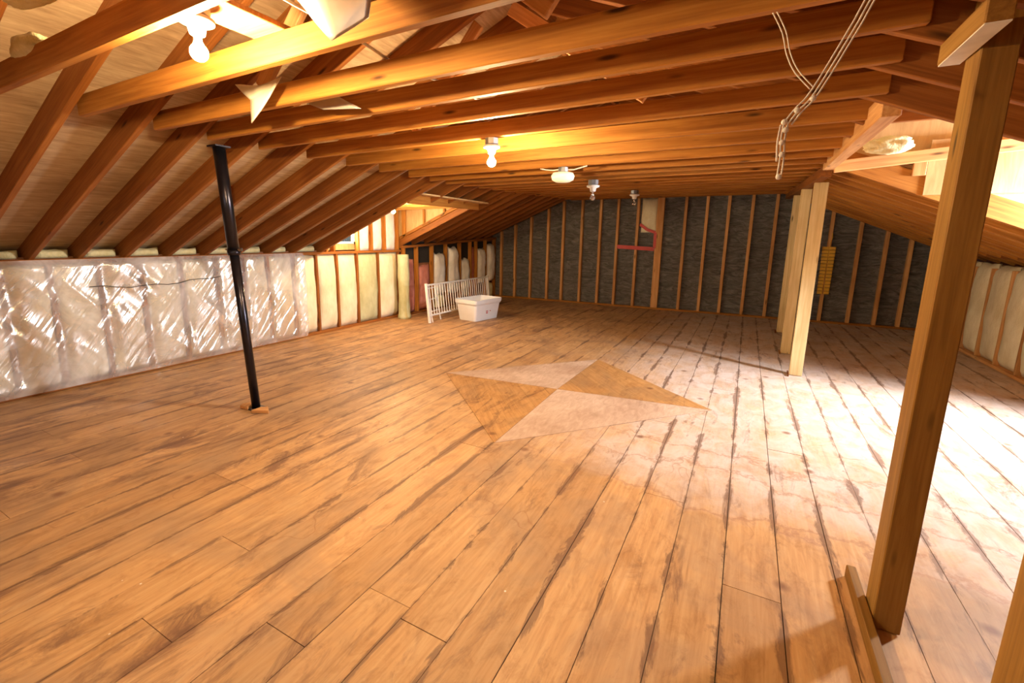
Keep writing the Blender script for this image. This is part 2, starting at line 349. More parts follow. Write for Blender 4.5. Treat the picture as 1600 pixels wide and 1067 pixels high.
# floor: boards running away from the camera
bm = bmesh.new(); uvl = bm.loops.layers.uv.new('board'); cl = bm.loops.layers.float_color.new('rnd')
x0 = 0.05-0.23*27; k = 0
while x0 < XR+0.25:
    a, b_ = x0, x0+0.23; y = YF-0.1-random.random()*2
    cuts = []
    while y < YD+0.15: cuts.append(y); y += random.uniform(2.4, 4.6)
    cuts.append(YD+0.25)
    if abs(x0-0.05) < 0.01: cuts = [-2.5, 2.12, 6.2, YD+0.25]
    if abs(x0+0.18) < 0.01: cuts = [-2.5, 0.1, 5.2, YD+0.25]
    gap = random.choice([0.0010, 0.0014, 0.002, 0.003]) if x0 > -1 else random.choice([0.0008, 0.0012, 0.0016])
    for ya, yb in zip(cuts, cuts[1:]):
        dz = random.uniform(-0.0015, 0.0015); rnd = random.random()
        vs = box(bm, (a+gap, ya+0.0012, -0.03), (b_-gap, yb-0.0012, dz))
        for f in {f for v in vs for f in v.link_faces}:
            for lp in f.loops:
                lp[uvl].uv = (lp.vert.co.x-0.05+k*0.23*0, lp.vert.co.y+rnd*40); lp[cl] = (rnd, rnd, rnd, 1)
    x0 += 0.23; k += 1
floor = fin('floor', bm, 'floor'); tag(floor, kind='structure')
bm = bmesh.new(); box(bm, (XL-0.3, YF-0.2, -0.12), (XR+0.3, YD+0.3, -0.032)); fin('floor_underlay', bm, 'dark', floor)

# roof sheathing (with the two dormer openings left out)
bm = bmesh.new()
def slab(bm, pts, t):
    a = [bm.verts.new(p) for p in pts]; b = [bm.verts.new((p[0], p[1], p[2]+t)) for p in pts]
    bm.faces.new(a); bm.faces.new(b[::-1]); n = len(a)
    for i in range(n): bm.faces.new((a[i], b[i], b[(i+1) % n], a[(i+1) % n]))
ys = [YF-0.1, 0, LD[0]-0.02, LD[1]+0.02, YD+0.1]
def patchL(xa, xb, ya, yb):
    f = lambda x, y: roofL(x, y)+RD+0.006 if x is not None else 0
    g = lambda x, y: (x if x is not None else ridge(y)[0], y, (roofL(x, y) if x is not None else ridge(y)[1])+RD+0.006)
    slab(bm, [g(xa, ya), g(xb, ya), g(xb, yb), g(xa, yb)], 0.018)
def patchR(xa, xb, ya, yb):
    g = lambda x, y: (x if x is not None else ridge(y)[0], y, (roofR(x, y) if x is not None else ridge(y)[1])+RD+0.006)
    slab(bm, [g(xa, ya), g(xb, ya), g(xb, yb), g(xa, yb)], 0.018)
XO = XL-0.45
for ya, yb in ((YF-0.1, 2), (2, 5.08), (6.95, YD+0.1)): patchL(XO, -4.2, ya, yb)
for ya, yb in ((YF-0.1, 2), (2, 5.08), (5.08, 6.95), (6.95, YD+0.1)): patchL(-4.2, None, ya, yb)
for ya, yb in ((YF-0.1, 3.15), (5.38, YD+0.1)): patchR(0.35, XR+0.45, ya, yb)
for ya, yb in ((YF-0.1, 3.15), (3.15, 5.38), (5.38, YD+0.1)): patchR(None, 0.35, ya, yb)
ceiling = fin('ceiling', bm, 'sheath'); tag(ceiling, kind='structure')

# ------------------------------------------------------------------ roof timbers
T = 0.042
ties = [0.50, 0.93, 1.34, 1.74, 2.09, 2.50, 2.97, 3.44, 3.91, 4.41, 4.82, 5.17]
y = 5.62
while y < 10.6: ties.append(round(y, 2)); y += 0.445
yR = [0.55, 1.00, 1.46, 1.95, 2.30, 2.68, 3.12, 3.58, 3.98]+ties[9:]
zR = [2.31]*5+[2.305, 2.285, 2.26, 2.245]+[tieZ(y) for y in ties[9:]]
feet = [0.42, 0.84, 1.25, 1.63, 2.01, 2.40, 2.77, 3.15, 3.52, 3.91, 4.32, 4.75]
def tx(i): return ORD[i]
nb = len(ties)
for i, y in enumerate(ties):
    z = tieZ(y); xa = XL+(z+0.07-ZL-dL(y))/SL-0.12; xb = XR-(zR[i]-ZR-dR(y))/SR+0.10
    hh = 0.112 if i > 0 else 0.11
    o = beam('ceiling_joist', (xa, y, z), (xb, yR[i], zR[i]), T, hh, 'tie', base=0.5)
    d = 'nearest the camera' if i == 0 else '%s from the camera' % tx(i) if i < 12 else '%s from the charcoal end wall' % tx(nb-1-i) if i < nb-1 else 'touching the charcoal end wall'
    extra = {3: ', bright beside the glaring bulb', 4: ', above the black steel pole'}.get(i, '')
    tag(o, 'horizontal orange pine ceiling joist, %s%s' % (d, extra), 'joist', 'horizontal ceiling joists')
# left rafters
nl = 0
for i, (yf, yt) in enumerate(zip(feet, ties)):
    yf2 = 0.55*yf+0.45*yt
    if i == 11: yf2 = 5.06
    rx, rz = ridge(yt); yt2 = yt-T-0.002
    a = Vector((XL-0.28, yf2-T, roofL(XL-0.28, yf2))); b_ = Vector((rx-0.02, yt2, rz))
    o = beam('rafter', a, b_, T, RD, 'rafter', base=0.5)
    lab = 'sloping brown rafter over the left wall, %s' % ('edging the near side of the dormer opening' if i == 11 else tx(10-i)+' before the rafter edging the dormer')
    tag(o, lab, 'rafter', 'left rafters before the dormer')
ysF = [6.97]; y = 7.34
while y < 10.6: ysF.append(round(y, 2)); y += 0.42
for i, y in enumerate(ysF):
    rx, rz = ridge(y)
    o = beam('rafter', (XL-0.28, y, roofL(XL-0.28, y)), (rx-0.02, y, rz), T, RD, 'rafter', base=0.5)
    tag(o, 'sloping rafter on the left beyond the dormer, %s past its opening' % tx(i) if i else 'sloping rafter forming the far edge of the left dormer opening', 'rafter', 'left rafters beyond the dormer')
# cripple rafters above the left dormer header
for i, y in enumerate((5.55, 6.0, 6.45)):
    rx, rz = ridge(y)
    o = beam('rafter', (-4.18, y+0.03, roofL(-4.18, y)), (rx-0.02, y+0.03, rz), T, RD, 'rafter', base=0.5)
    tag(o, 'short rafter running up from the left dormer header, %s one' % ('nearest', 'middle', 'farthest')[i], 'rafter', 'short rafters over the left dormer')
# right rafters
yr = yR[:7]
for i, y in enumerate(yr):
    rx, rz = ridge(y); yy = y+T+0.002
    o = beam('rafter', (XR+0.28, yy, roofR(XR+0.28, y)), (rx+0.02, yy, rz), T, RD, 'rafter', base=0.5)
    tag(o, 'dark sloping rafter at upper right, %s' % ('edging the right dormer opening' if i == 6 else tx(5-i)+' on the near side of the right dormer edge'), 'rafter', 'right rafters before the dormer')
yr2 = [5.38]; y = 5.80
while y < 10.65: yr2.append(round(y, 2)); y += 0.42
for i, y in enumerate(yr2):
    rx, rz = ridge(y)
    o = beam('rafter', (XR+0.28, y, roofR(XR+0.28, y)), (rx+0.02, y, rz), T, RD, 'tie', base=0.5)
    tag(o, 'sloping rafter on the right beyond the dormer, %s past its opening' % tx(i) if i else 'pale sloping rafter forming the far edge of the right dormer opening', 'rafter', 'right rafters beyond the dormer')
for i, y in enumerate((3.61, 4.01, 4.44, 4.85)):
    rx, rz = ridge(y)
    o = beam('rafter', (0.54, y+0.03, roofR(0.54, y)), (rx+0.02, y+0.03, rz), T, RD, 'rafter', base=0.5)
    tag(o, 'short rafter above the right dormer header, %s from the camera' % tx(i), 'rafter', 'short rafters over the right dormer')
rb = [ridge(yy) for yy in (YF, 5.2, YD)]
o = beam('ridge_board', (rb[0][0], YF, rb[0][1]+0.06), (rb[1][0], 5.2, rb[1][1]+0.06), 0.035, 0.2, 'rafter')
tag(o, 'brown ridge board along the peak of the roof, near half', 'beam')
o = beam('ridge_board', (rb[1][0], 5.2, rb[1][1]+0.06), (rb[2][0], YD, rb[2][1]+0.06), 0.035, 0.2, 'rafter')
tag(o, 'brown ridge board along the peak of the roof, far half', 'beam')
# webs between the ridge and the joists
for i, (y, xa, xb) in enumerate(((1.74, -2.5, -1.8), (1.74, -0.7, -1.5), (2.97, -2.4, -1.8), (2.97, -0.6, -1.5))):
    z0 = tieZ(y)+0.13; z1 = ridge(y)[1]-0.1
    yb_ = y+(T+0.004)*(1 if i % 2 == 0 else -1); o = beam('web_brace', (xa, yb_, z0), (xb, yb_, z1), 0.036, 0.085, 'stud')
    tag(o, 'slanting brace rising to the ridge, %s' % ('left one beside the glaring bulb', 'right one beside the glaring bulb', 'left one over the second lit bulb', 'right one over the second lit bulb')[i], 'brace', 'slanting braces under the ridge')

# ------------------------------------------------------------------ left dormer
zd = 2.02
def dormer(side, y0, y1, xw, xh, zc, zf):
    """box that juts out of the roof: face wall on the knee wall line, two cheeks, a flat lid"""
    s = -1 if side == 'left' else 1
    bm = bmesh.new()
    box(bm, (min(xw, xh), y0-0.05, zc+0.10), (max(xw, xh)+0.0, y1+0.05, zc+0.12))
    rf = roofL if side == 'left' else roofR
    for yy, t in ((y0-0.012, -1), (y1+0.028 if side == 'left' else y1+0.045, 1)):
        lo = [(xw, rf(xw, y0 if t < 0 else y1)+0.02), (xh, rf(xh, y0 if t < 0 else y1)+0.02)]
        a = [bm.verts.new((x, yy, z)) for x, z in lo+[(xh, max(zc+0.11, lo[1][1])), (xw, zc+0.11)]]
        b = [bm.verts.new((v.co.x, yy+0.012*t, v.co.z)) for v in a]
        bm.faces.new(a); bm.faces.new(b[::-1])
        for i in range(4): bm.faces.new((a[i], b[i], b[(i+1) % 4], a[(i+1) % 4]))
    return fin('wall_dormer_'+side, bm, 'ply')
dl = dormer('left', LD[0], LD[1], XL-0.10, -3.95, zd, ZL); tag(dl, kind='structure')
dr = dormer('right', RDM[0], RDM[1], XR+0.10, 0.40, 2.48, ZR); tag(dr, kind='structure')
# left dormer framing
o = beam('dormer_header', (-4.15, LD[0]-0.02, 2.00), (-4.15, LD[1]+0.02, 2.02), 0.045, 0.14, 'tie', base=0.5); tag(o, 'orange header beam along the top of the left dormer opening', 'beam')
for i, y in enumerate((5.6, 6.1, 6.6)):
    o = beam('dormer_joist', (XL, y, zd), (-4.18, y, zd+0.02), 0.04, 0.09, 'tie', base=0.5)
    tag(o, 'joist crossing the left dormer lid, %s' % ('nearest', 'middle', 'farthest')[i], 'joist', 'left dormer joists')
for i, x in enumerate((-5.78, -5.30, -4.84, -4.45)):
    z0 = roofL(x, 6.93)+RD; o = beam('stud', (x, LD[1]+0.0, z0-0.04), (x, LD[1]+0.0, zd+0.09), 0.085 if i == 0 else 0.04, 0.04, 'tie', dl, up=(0, 1, 0))
beam('bottom_plate', (XL-0.02, LD[1]-0.0, roofL(XL, 6.93)+RD-0.03), (-4.1, LD[1]-0.0, roofL(-4.1, 6.93)+RD-0.03), 0.04, 0.05, 'tie', dl)
# left dormer face wall with batts whitened as if strongly lit and a small window at its near end
fw = bmesh.new(); box(fw, (XL-0.13, LD[0], ZL-0.02), (XL-0.10, 5.31, zd+0.1)); box(fw, (XL-0.13, 5.81, ZL-0.02), (XL-0.10, LD[1]+0.03, zd+0.1))
box(fw, (XL-0.13, 5.31, ZL-0.02), (XL-0.10, 5.81, 1.42)); box(fw, (XL-0.13, 5.31, 1.90), (XL-0.10, 5.81, zd+0.1))
o = fin('wall_dormer_face_left', fw, 'ply'); tag(o, kind='structure'); fl = o
for y in (5.14, 5.29, 5.83, 6.16, 6.50, 6.86):
    beam('stud', (XL-0.05, y, ZL), (XL-0.05, y, zd+0.09), 0.09, 0.04, 'tie', fl, up=(0, 1, 0))
for i, (a, b_) in enumerate(((5.86, 6.13), (6.19, 6.47), (6.53, 6.83))):
    o = pillow('insulation_batt', b_-a, zd+0.07-ZL, 0.07, 'whitebatt', 40+i, loc=(XL-0.098, (a+b_)/2, ZL+0.0))  # white colour stands in for the overexposed look of these batts
    tag(o, 'insulation batt coloured white for strong light inside the left dormer, %s' % ('nearest', 'middle', 'farthest by the plywood cheek')[i], 'insulation', 'white batts in the left dormer')
def window(name, x, y0, y1, z0, z1, sgn):
    bm = bmesh.new(); t = 0.035
    for a, b_ in (((y0, z0), (y1, z0+t)), ((y0, z1-t), (y1, z1)), ((y0, z0), (y0+t, z1)), ((y1-t, z0), (y1, z1))):
        box(bm, (x-0.025, a[0], a[1]), (x+0.025, b_[0], b_[1]))
    o = fin(name, bm, 'whitewood'); tag(o, kind='structure')
    bm = bmesh.new(); box(bm, (x-0.002, y0+t, z0+t), (x+0.002, y1-t, z1-t)); fin('pane', bm, 'pane', o)
window('window_1', XL-0.10, 5.31, 5.81, 1.42, 1.90, -1)
window('window_2', XR+0.10, 4.78, 5.26, 1.55, 2.10, 1)
# right dormer framing
hz = 2.20
o = beam('dormer_header', (0.58, RDM[0]+0.01, 2.19), (0.58, RDM[1]+0.02, 2.20), 0.085, 0.13, 'stud', base=0.5); tag(o, 'pale header beam along the top of the right dormer opening', 'beam')
o = beam('dormer_joist', (0.62, RDM[1]-0.03, 2.17), (XR, RDM[1]-0.03, 2.36), 0.045, 0.10, 'stud', base=0.5); tag(o, 'pale timber rising along the top of the far right dormer cheek', 'joist')
for i, y in enumerate((3.45, 3.9, 4.35, 4.85)):
    o = beam('dormer_joist', (0.45, y, 2.47), (XR, y, 2.47), 0.04, 0.09, 'rafter', base=0.5)
    tag(o, 'dark joist under the right dormer lid, %s from the camera' % tx(i), 'joist', 'right dormer lid joists')
for x in (1.22, 2.75):
    beam('stud', (x, RDM[1]+0.0, roofR(x, 5.36)+RD-0.02), (x, RDM[1]+0.0, 2.2+0.08*x), 0.09, 0.04, 'stud', dr, up=(0, 1, 0))
bm = bmesh.new(); box(bm, (1.27, RDM[1]-0.012, 1.95), (2.9, RDM[1]+0.004, 2.40))
o = fin('plywood_sheet', bm, 'ply'); tag(o, 'pale plywood sheet on the far cheek of the right dormer', 'plywood')
bm = bmesh.new()
bmesh.ops.create_icosphere(bm, subdivisions=4, radius=1)
for v in bm.verts:
    q = v.co.copy(); v.co = Vector((q.x*0.17, q.y*0.06, q.z*0.07))*(1+0.30*noise.noise(q*1.5)+0.14*noise.noise(q*6))
o = fin('insulation_tuft', bm, 'foam', loc=(0.98, 5.22, 2.36), smooth=True); tag(o, 'ragged yellow-white insulation tuft stuffed in the right dormer corner', 'insulation')
# right dormer face wall
bm = bmesh.new()
for a, b_, z0, z1 in ((RDM[0], 4.78, ZR, 2.55), (5.26, RDM[1]+0.03, ZR, 2.55), (4.78, 5.26, ZR, 1.55), (4.78, 5.26, 2.10, 2.55)):
    box(bm, (XR+0.085, a, z0), (XR+0.115, b_, z1))
o = fin('wall_dormer_face_right', bm, 'ply'); tag(o, kind='structure')

# ------------------------------------------------------------------ left knee wall
def wallbox(name, m, boxes):
    bm = bmesh.new()
    for a, b_ in boxes: box(bm, a, b_)
    o = fin(name, bm, m); tag(o, kind='structure'); return o
wl_ = wallbox('wall_left', 'brownboard', [((XL-0.13, YF, -0.02), (XL-0.10, YD, 1.32))])
bm = bmesh.new(); box(bm, (XL-0.30, YF, ZL-0.03), (XL-0.285, 5.08, ZL+0.28)); box(bm, (XL-0.285, YF, ZL-0.04), (XL-0.13, 5.08, ZL-0.02)); fin('eave_shade_panel', bm, 'dark', wl_)  # black panel painted as the shade above the eave batts
studs = [0.65, 1.03, 1.42, 1.76, 2.15, 2.53, 2.94, 3.36, 3.72, 4.08, 4.50, 4.92, 5.33, 5.78, 6.30, 6.86]
for y in studs: beam('stud', (XL-0.05, y, 0.03), (XL-0.05, y, ZL-0.04), 0.088, 0.04, 'rafter', wl_, up=(0, 1, 0))
beam('top_plate', (XL-0.045, YF, ZL-0.02), (XL-0.045, 6.93, ZL-0.02), 0.10, 0.042, 'rafter', wl_)
beam('bottom_plate', (XL-0.045, YF, 0.02), (XL-0.045, 6.93, 0.02), 0.10, 0.04, 'rafter', wl_)
vis = 0
for i, (a, b_) in enumerate(zip(studs, studs[1:])):
    mt = 'battgreen' if i in (13,) else 'batt'
    o = pillow('insulation_batt', b_-a-0.022, ZL-0.085, 0.125, mt, i+1, loc=(XL-0.098, (a+b_)/2, 0.04), lump=0.022)
    if i == len(studs)-2: d = 'last one, behind the greenish roll'
    else: d = '%s before the last one' % tx(len(studs)-3-i)
    tag(o, 'cream insulation batt in the left wall, %s' % d, 'insulation', 'batts in the left wall')
# rolled-up batt at the corner where the batts stop
bm = bmesh.new(); pr = []
for k in range(25):
    z = k/24*1.22; pr.append((max(0.02, 0.105+0.012*noise.noise(Vector((z*4, 3, 0)))+(0.02 if k < 2 else 0)), z))
lathe(bm, pr, 18)
for v in bm.verts: v.co.x += 0.012*noise.noise(Vector((v.co.y*14, v.co.z*3, 2)))
o = fin('insulation_roll', bm, 'battgreen', loc=(XL+0.20, 6.74, 0), smooth=True); tag(o, 'greenish rolled insulation batt standing upright where the batts end', 'insulation')
# eave batts between rafter feet
for i in range(len(feet)-1):
    ya = 0.55*feet[i]+0.45*ties[i]; yb = 0.55*feet[i+1]+0.45*ties[i+1]
    if i+1 == 11: yb = 5.06
    wd = yb-ya-0.06
    o = pillow('eave_batt', wd-0.03, 0.085, 0.13, 'foam', 60+i, loc=(XL-0.16, (ya+yb)/2-T, ZL+0.002), lump=0.02, nz=8)
    tag(o, 'yellow insulation stuffed on top of the left wall, %s gap before the left dormer' % tx(10-i), 'insulation', 'yellow eave insulation between rafter feet')
# plastic film over the near batts
bm = bmesh.new(); NY, NZ = 260, 84; ya, yb = 0.5, 4.62; rows = []
for j in range(NZ+1):
    row = []
    for i in range(NY+1):
        u, v = i/NY, j/NZ; y = ya+(yb-ya)*u; z = 0.03+(ZL-0.035)*v
        n1 = noise.noise(Vector((y*2.1+z*1.8, z*1.1-y*0.5, 1.3)))
        n3 = noise.noise(Vector((y*12, z*2.0, 8.4)))
        q = y*0.79+z*0.61; p = -y*0.61+z*0.79
        fold = abs(noise.noise(Vector((q*7.5, p*1.3, 2.2))))
        d = 0.034+0.022*n1+0.030*(0.5-fold)*max(0.0, min(1.0, 0.55+1.4*n1))*(1.0 if y < 3.0 else 0.5)+0.004*n3
        st = min(abs(y-s) for s in studs); d -= 0.02*math.exp(-(st/0.05)**2)
        edge = min(1, v/0.06, (1-v)/0.05); row.append(bm.verts.new((XL+0.052+d*edge, y, z+0.004*n1)))
    rows.append(row)
for j in range(NZ):
    for i in range(NY): bm.faces.new((rows[j][i], rows[j][i+1], rows[j+1][i+1], rows[j+1][i]))
o = fin('plastic_sheet', bm, 'film', smooth=True); tag(o, 'wrinkled clear plastic vapour barrier stapled over the near left wall', 'plastic sheet')
# thin cable along the film
bm = bmesh.new(); tube(bm, [(XL+0.125, 2.0+0.12*k, 1.02+0.012*math.sin(k*1.7)-0.03*math.sin(k*0.35)) for k in range(12)], 0.004, 6)
o = fin('cable', bm, 'black', smooth=True); tag(o, 'thin dark cable running level along the plastic-covered left wall', 'cable')
# far part of the left wall: bare studs, pink and white batts
zt = lambda y: ZL+dL(y)
far = wallbox('wall_left_far', 'brownboard', [((XL-0.10, 6.93, 0), (XL-0.07, YD, 1.60))])
bm = bmesh.new(); box(bm, (XL-0.07, 6.95, 1.02), (XL-0.06, YD-0.1, 1.45)); fin('bay_shade_panel', bm, 'dark', far)  # black band painted as the shade at the bay tops
beam('top_plate', (XL-0.0, 6.93, zt(6.93)-0.03), (XL-0.0, YD, zt(YD)-0.03), 0.10, 0.05, 'rafter', far)
beam('bottom_plate', (XL-0.0, 6.93, 0.02), (XL-0.0, YD, 0.02), 0.10, 0.04, 'rafter', far)
ys2 = [6.98, 7.38, 7.90, 8.42, 8.98, 9.45, 9.72, 10.18, 10.66]
for y in ys2: beam('stud', (XL+0.0, y, 0.04), (XL+0.0, y, zt(y)-0.055), 0.09, 0.042, 'tie', far, up=(0, 1, 0))
for (a, b_, z0, h, dpt, mt, nm, lb, ct) in (
    (7.01, 7.35, 0.04, 1.06, 0.09, 'pink', 'insulation_batt', 'pink insulation batt beside the greenish roll', 'insulation'),
    (7.42, 7.87, 0.04, 0.93, 0.10, 'pink', 'insulation_batt', 'wide pink insulation batt behind the near end of the white gate', 'insulation'),
    (7.92, 8.38, 0.30, 0.90, 0.17, 'whitebatt', 'insulation_batt', 'white wrapped batt behind the gate, leftmost of the white ones', 'insulation'),
    (8.45, 8.95, 0.28, 1.05, 0.18, 'whitebatt', 'insulation_batt', 'tall white wrapped batt with narrow top, second of the white ones', 'insulation'),
    (9.02, 9.42, 0.15, 0.90, 0.15, 'whitebatt', 'insulation_batt', 'short grey-white wrapped batt above the middle of the gate', 'insulation'),
    (9.47, 9.70, 0.04, 1.28, 0.08, 'pink', 'insulation_batt', 'narrow pink insulation batt between white wrapped batts', 'insulation'),
    (9.76, 10.15, 0.42, 0.86, 0.18, 'whitebatt', 'insulation_batt', 'crumpled white wrapped batt above the far end of the gate', 'insulation'),
    (10.22, 10.62, 0.42, 0.98, 0.20, 'whitebatt', 'insulation_batt', 'crumpled white wrapped batt next to the charcoal end wall', 'insulation')):
    o = pillow(nm, b_-a, h, dpt, mt, int(a*10), loc=(XL-0.07, (a+b_)/2, z0), lump=0.05 if mt == 'whitebatt' else 0.03, taper=0.35 if 8.4 < a < 8.5 else 0.08)
    tag(o, lb, ct)
o = pillow('insulation_batt', 0.36, 0.27, 0.16, 'foam', 77, loc=(XL-0.07, 8.16, 0.02), lump=0.05); tag(o, 'yellow crumpled insulation below the leftmost white wrapped batt', 'insulation')
o = pillow('insulation_batt', 0.36, 0.36, 0.14, 'foam', 79, loc=(XL-0.07, 10.4, 0.02), lump=0.05); tag(o, 'yellow-green insulation in the corner by the charcoal end wall', 'insulation')

# ------------------------------------------------------------------ right knee wall
wr = wallbox('wall_right', 'brownboard', [((XR+0.10, YF, -0.02), (XR+0.13, YD, 1.27)), ((XR+0.44, YF, ZR-0.03), (XR+0.46, YD, ZR+0.45)), ((XR+0.10, YF, ZR-0.04), (XR+0.46, YD, ZR-0.02))])
beam('top_plate', (XR+0.045, YF, ZR-0.02), (XR+0.045, YD, ZR+dR(YD)-0.02), 0.10, 0.045, 'rafter', wr)
beam('bottom_plate', (XR+0.045, YF, 0.02), (XR+0.045, YD, 0.02), 0.10, 0.04, 'stud', wr)
ysr = [6.0, 6.45, 6.9, 7.42, 7.95, 8.5, 9.05, 9.6, 10.15, 10.66]
for y in ysr: beam('stud', (XR+0.05, y, 0.04), (XR+0.05, y, ZR-0.045), 0.088, 0.04, 'stud', wr, up=(0, 1, 0))
for i, (a, b_) in enumerate(zip(ysr, ysr[1:])):
    if b_ < 6.6: continue
    o = pillow('insulation_batt', b_-a-0.03, ZR-0.09+dR(a)*0.6, 0.125, 'batt', 90+i, lump=0.022); o.rotation_euler = (0, 0, math.pi); o.location = (XR+0.098, (a+b_)/2, 0.04)
    tag(o, 'cream insulation batt in the right wall, %s from the charcoal end wall' % tx(len(ysr)-2-i), 'insulation', 'batts in the right wall')
# eave edge on the right
# front wall, behind the camera, with a wide window added for fill light
wf = wallbox('wall_front', 'ply', [((XL-0.1, YF-0.05, 0), (-3.0, YF-0.02, 3.3)), ((-0.8, YF-0.05, 0), (XR+0.1, YF-0.02, 3.3)), ((-3.0, YF-0.05, 0), (-0.8, YF-0.02, 1.22)), ((-3.0, YF-0.05, 2.22), (-0.8, YF-0.02, 3.3))])
bm = bmesh.new(); t = 0.05
for a, b_ in (((-3.0, 1.22), (-0.8, 1.27)), ((-3.0, 2.17), (-0.8, 2.22)), ((-3.0, 1.22), (-2.95, 2.22)), ((-0.85, 1.22), (-0.8, 2.22)), ((-1.925, 1.22), (-1.875, 2.22))):
    box(bm, (a[0], YF-0.06, a[1]), (b_[0], YF-0.01, b_[1]))
o = fin('window_fill', bm, 'whitewood'); tag(o, kind='structure')  # added unseen window for the fill light to shine through
bm = bmesh.new(); box(bm, (-2.95, YF-0.04, 1.27), (-0.85, YF-0.036, 2.17)); fin('pane', bm, 'pane', o)

# ------------------------------------------------------------------ back (end) wall
bm = bmesh.new()
def topz(x):
    if x < -3.4: return min(roofL(x, YD)+0.1, 2.6)
    if x > 0.2: return min(roofR(x, YD)+0.1, 2.6)
    return 2.6
NX, NZ = 120, 40; rows = []
xs = [XL-0.1+(XR+0.2-XL)*i/NX for i in range(NX+1)]
for j in range(NZ+1):
    rows.append([bm.verts.new((x, YD-0.02-0.03*abs(noise.noise(Vector((x*2.4, 1, topz(x)*j/NZ*5))))-0.012*noise.noise(Vector((x*7, 4, topz(x)*j/NZ*14))), topz(x)*j/NZ)) for x in xs])
bk = [[bm.verts.new((v.co.x, YD+0.06, v.co.z)) for v in row] for row in (rows[0], rows[-1])]
for j in range(NZ):
    for i in range(NX): bm.faces.new((rows[j][i], rows[j][i+1], rows[j+1][i+1], rows[j+1][i]))
for i in range(NX):
    bm.faces.new((bk[0][i], bk[1][i], bk[1][i+1], bk[0][i+1]))
    bm.faces.new((rows[0][i], bk[0][i], bk[0][i+1], rows[0][i+1])); bm.faces.new((rows[-1][i], rows[-1][i+1], bk[1][i+1], bk[1][i]))
wb = fin('wall_back', bm, 'charcoal', smooth=True); tag(wb, kind='structure')
for xa, xb in ((XL-0.1, XR+0.1),):
    bm = bmesh.new(); box(bm, (XL-0.1, YD+0.06, 0), (XR+0.1, YD+0.09, 3.6)); fin('outer_boards', bm, 'brownboard', wb)
bx = [-5.63, -5.23, -4.79, -4.33, -3.94, -3.48, -3.04, -2.64, -2.20, -1.76, -1.69, -1.22, -0.81, -0.41, 0.01, 0.42, 0.86, 1.33, 1.77, 2.16, 2.50]
for x in bx: beam('stud', (x, YD-0.065, 0.04), (x, YD-0.065, topz(x)-0.04), 0.09, 0.058 if x not in (-1.76, -1.69) else 0.075, 'stud', wb, up=(1, 0, 0))
beam('bottom_plate', (XL-0.05, YD-0.05, 0.02), (XR+0.05, YD-0.05, 0.02), 0.09, 0.04, 'tie', wb)
o = pillow('insulation_batt', 0.34, 0.74, 0.07, 'batt', 55); o.rotation_euler = (0, 0, -math.pi/2); o.location = (-1.96, YD-0.02, 1.70); tag(o, 'short pale batt hanging at the top of the charcoal end wall', 'insulation')
def tape(pts, wdt, lab):
    bm = bmesh.new()
    for (xa, za), (xb, zb) in zip(pts, pts[1:]):
        d = Vector((xb-xa, 0, zb-za)).normalized(); n = Vector((-d.z, 0, d.x))*wdt/2
        A, B = Vector((xa, YD-0.118, za)), Vector((xb, YD-0.118, zb))
        vs = [bm.verts.new(p+Vector((0, q, 0))) for q in (0, 0.004) for p in (A-n, B-n, B+n, A+n)]
        for f in ((0, 1, 2, 3), (7, 6, 5, 4), (0, 4, 5, 1), (1, 5, 6, 2), (2, 6, 7, 3), (3, 7, 4, 0)): bm.faces.new([vs[i] for i in f])
    o = fin('red_tape', bm, 'red'); tag(o, lab, 'tape'); return o
tape([(-2.62, 1.38), (-2.2, 1.36), (-1.80, 1.34)], 0.085, 'long level strip of red tape across two studs of the end wall')
tape([(-2.14, 1.88), (-1.98, 1.76), (-1.80, 1.70), (-1.80, 1.36)], 0.06, 'bent strip of red tape below the short pale batt')
# yellow panel on a stud
yp = empty('yellow_hanger', (1.33, YD-0.115, 0.56))
tag(yp, 'ribbed yellow plastic strips hanging from a stud of the end wall', 'hanging strips')
for s in (-1, 1):
    bm = bmesh.new()
    for k in range(14):
        z = 0.0+k*0.064; w_ = 0.085+0.02*k/14
        box(bm, (s*0.052-w_/2, -0.022, z), (s*0.052+w_/2, 0.0, z+0.058))
    bev(bm, 0.006); fin('strip', bm, 'yellow', yp)
bm = bmesh.new(); tube(bm, [(0, -0.012, 0.88), (0.01, -0.012, 1.0), (0.03, -0.01, 1.06), (0.02, -0.01, 1.14)], 0.006, 6); fin('hook_cord', bm, 'yellow', yp)

# ------------------------------------------------------------------ posts on the right
o = beam('timber_post', (0.637, 2.222, 0.004), (0.637, 2.222, 2.35), 0.092, 0.128, 'post', up=(0, 1, 0)); tag(o, 'tall dark-sided timber post standing in the right foreground', 'post')
o = beam('timber_post', (0.648, 1.305, 0.004), (0.648, 1.305, 2.10), 0.092, 0.128, 'post', up=(0, 1, 0)); tag(o, 'timber post cut by the lower right corner of the picture', 'post')
o = beam('floor_cleat', (0.5685, 0.5, 0.0), (0.5685, 2.47, 0.0), 0.037, 0.062, 'post', base=0.5); tag(o, 'narrow timber cleat on the floor along the foot of the foreground post', 'timber')
tp = empty('top_plate', (0.525, 2.315, 2.165)); tag(tp, 'short timber plate with a pale underside beside the top of the foreground post', 'timber')
bpy.context.view_layer.update(); beam('plank', (0.5565, 1.935, 2.169), (0.5565, 2.315, 2.169), 0.063, 0.07, 'post', tp, base=0.5)
bm = bmesh.new(); box(bm, (0.003, -0.375, 0.0), (0.060, -0.003, 0.004)); o = fin('underside_board', bm, 'whitewood', tp); o['label'] = 'pale white underside board'
names = ('nearest of the three far pale posts, the widest', 'middle of the three far pale posts', 'farthest of the three far pale posts')
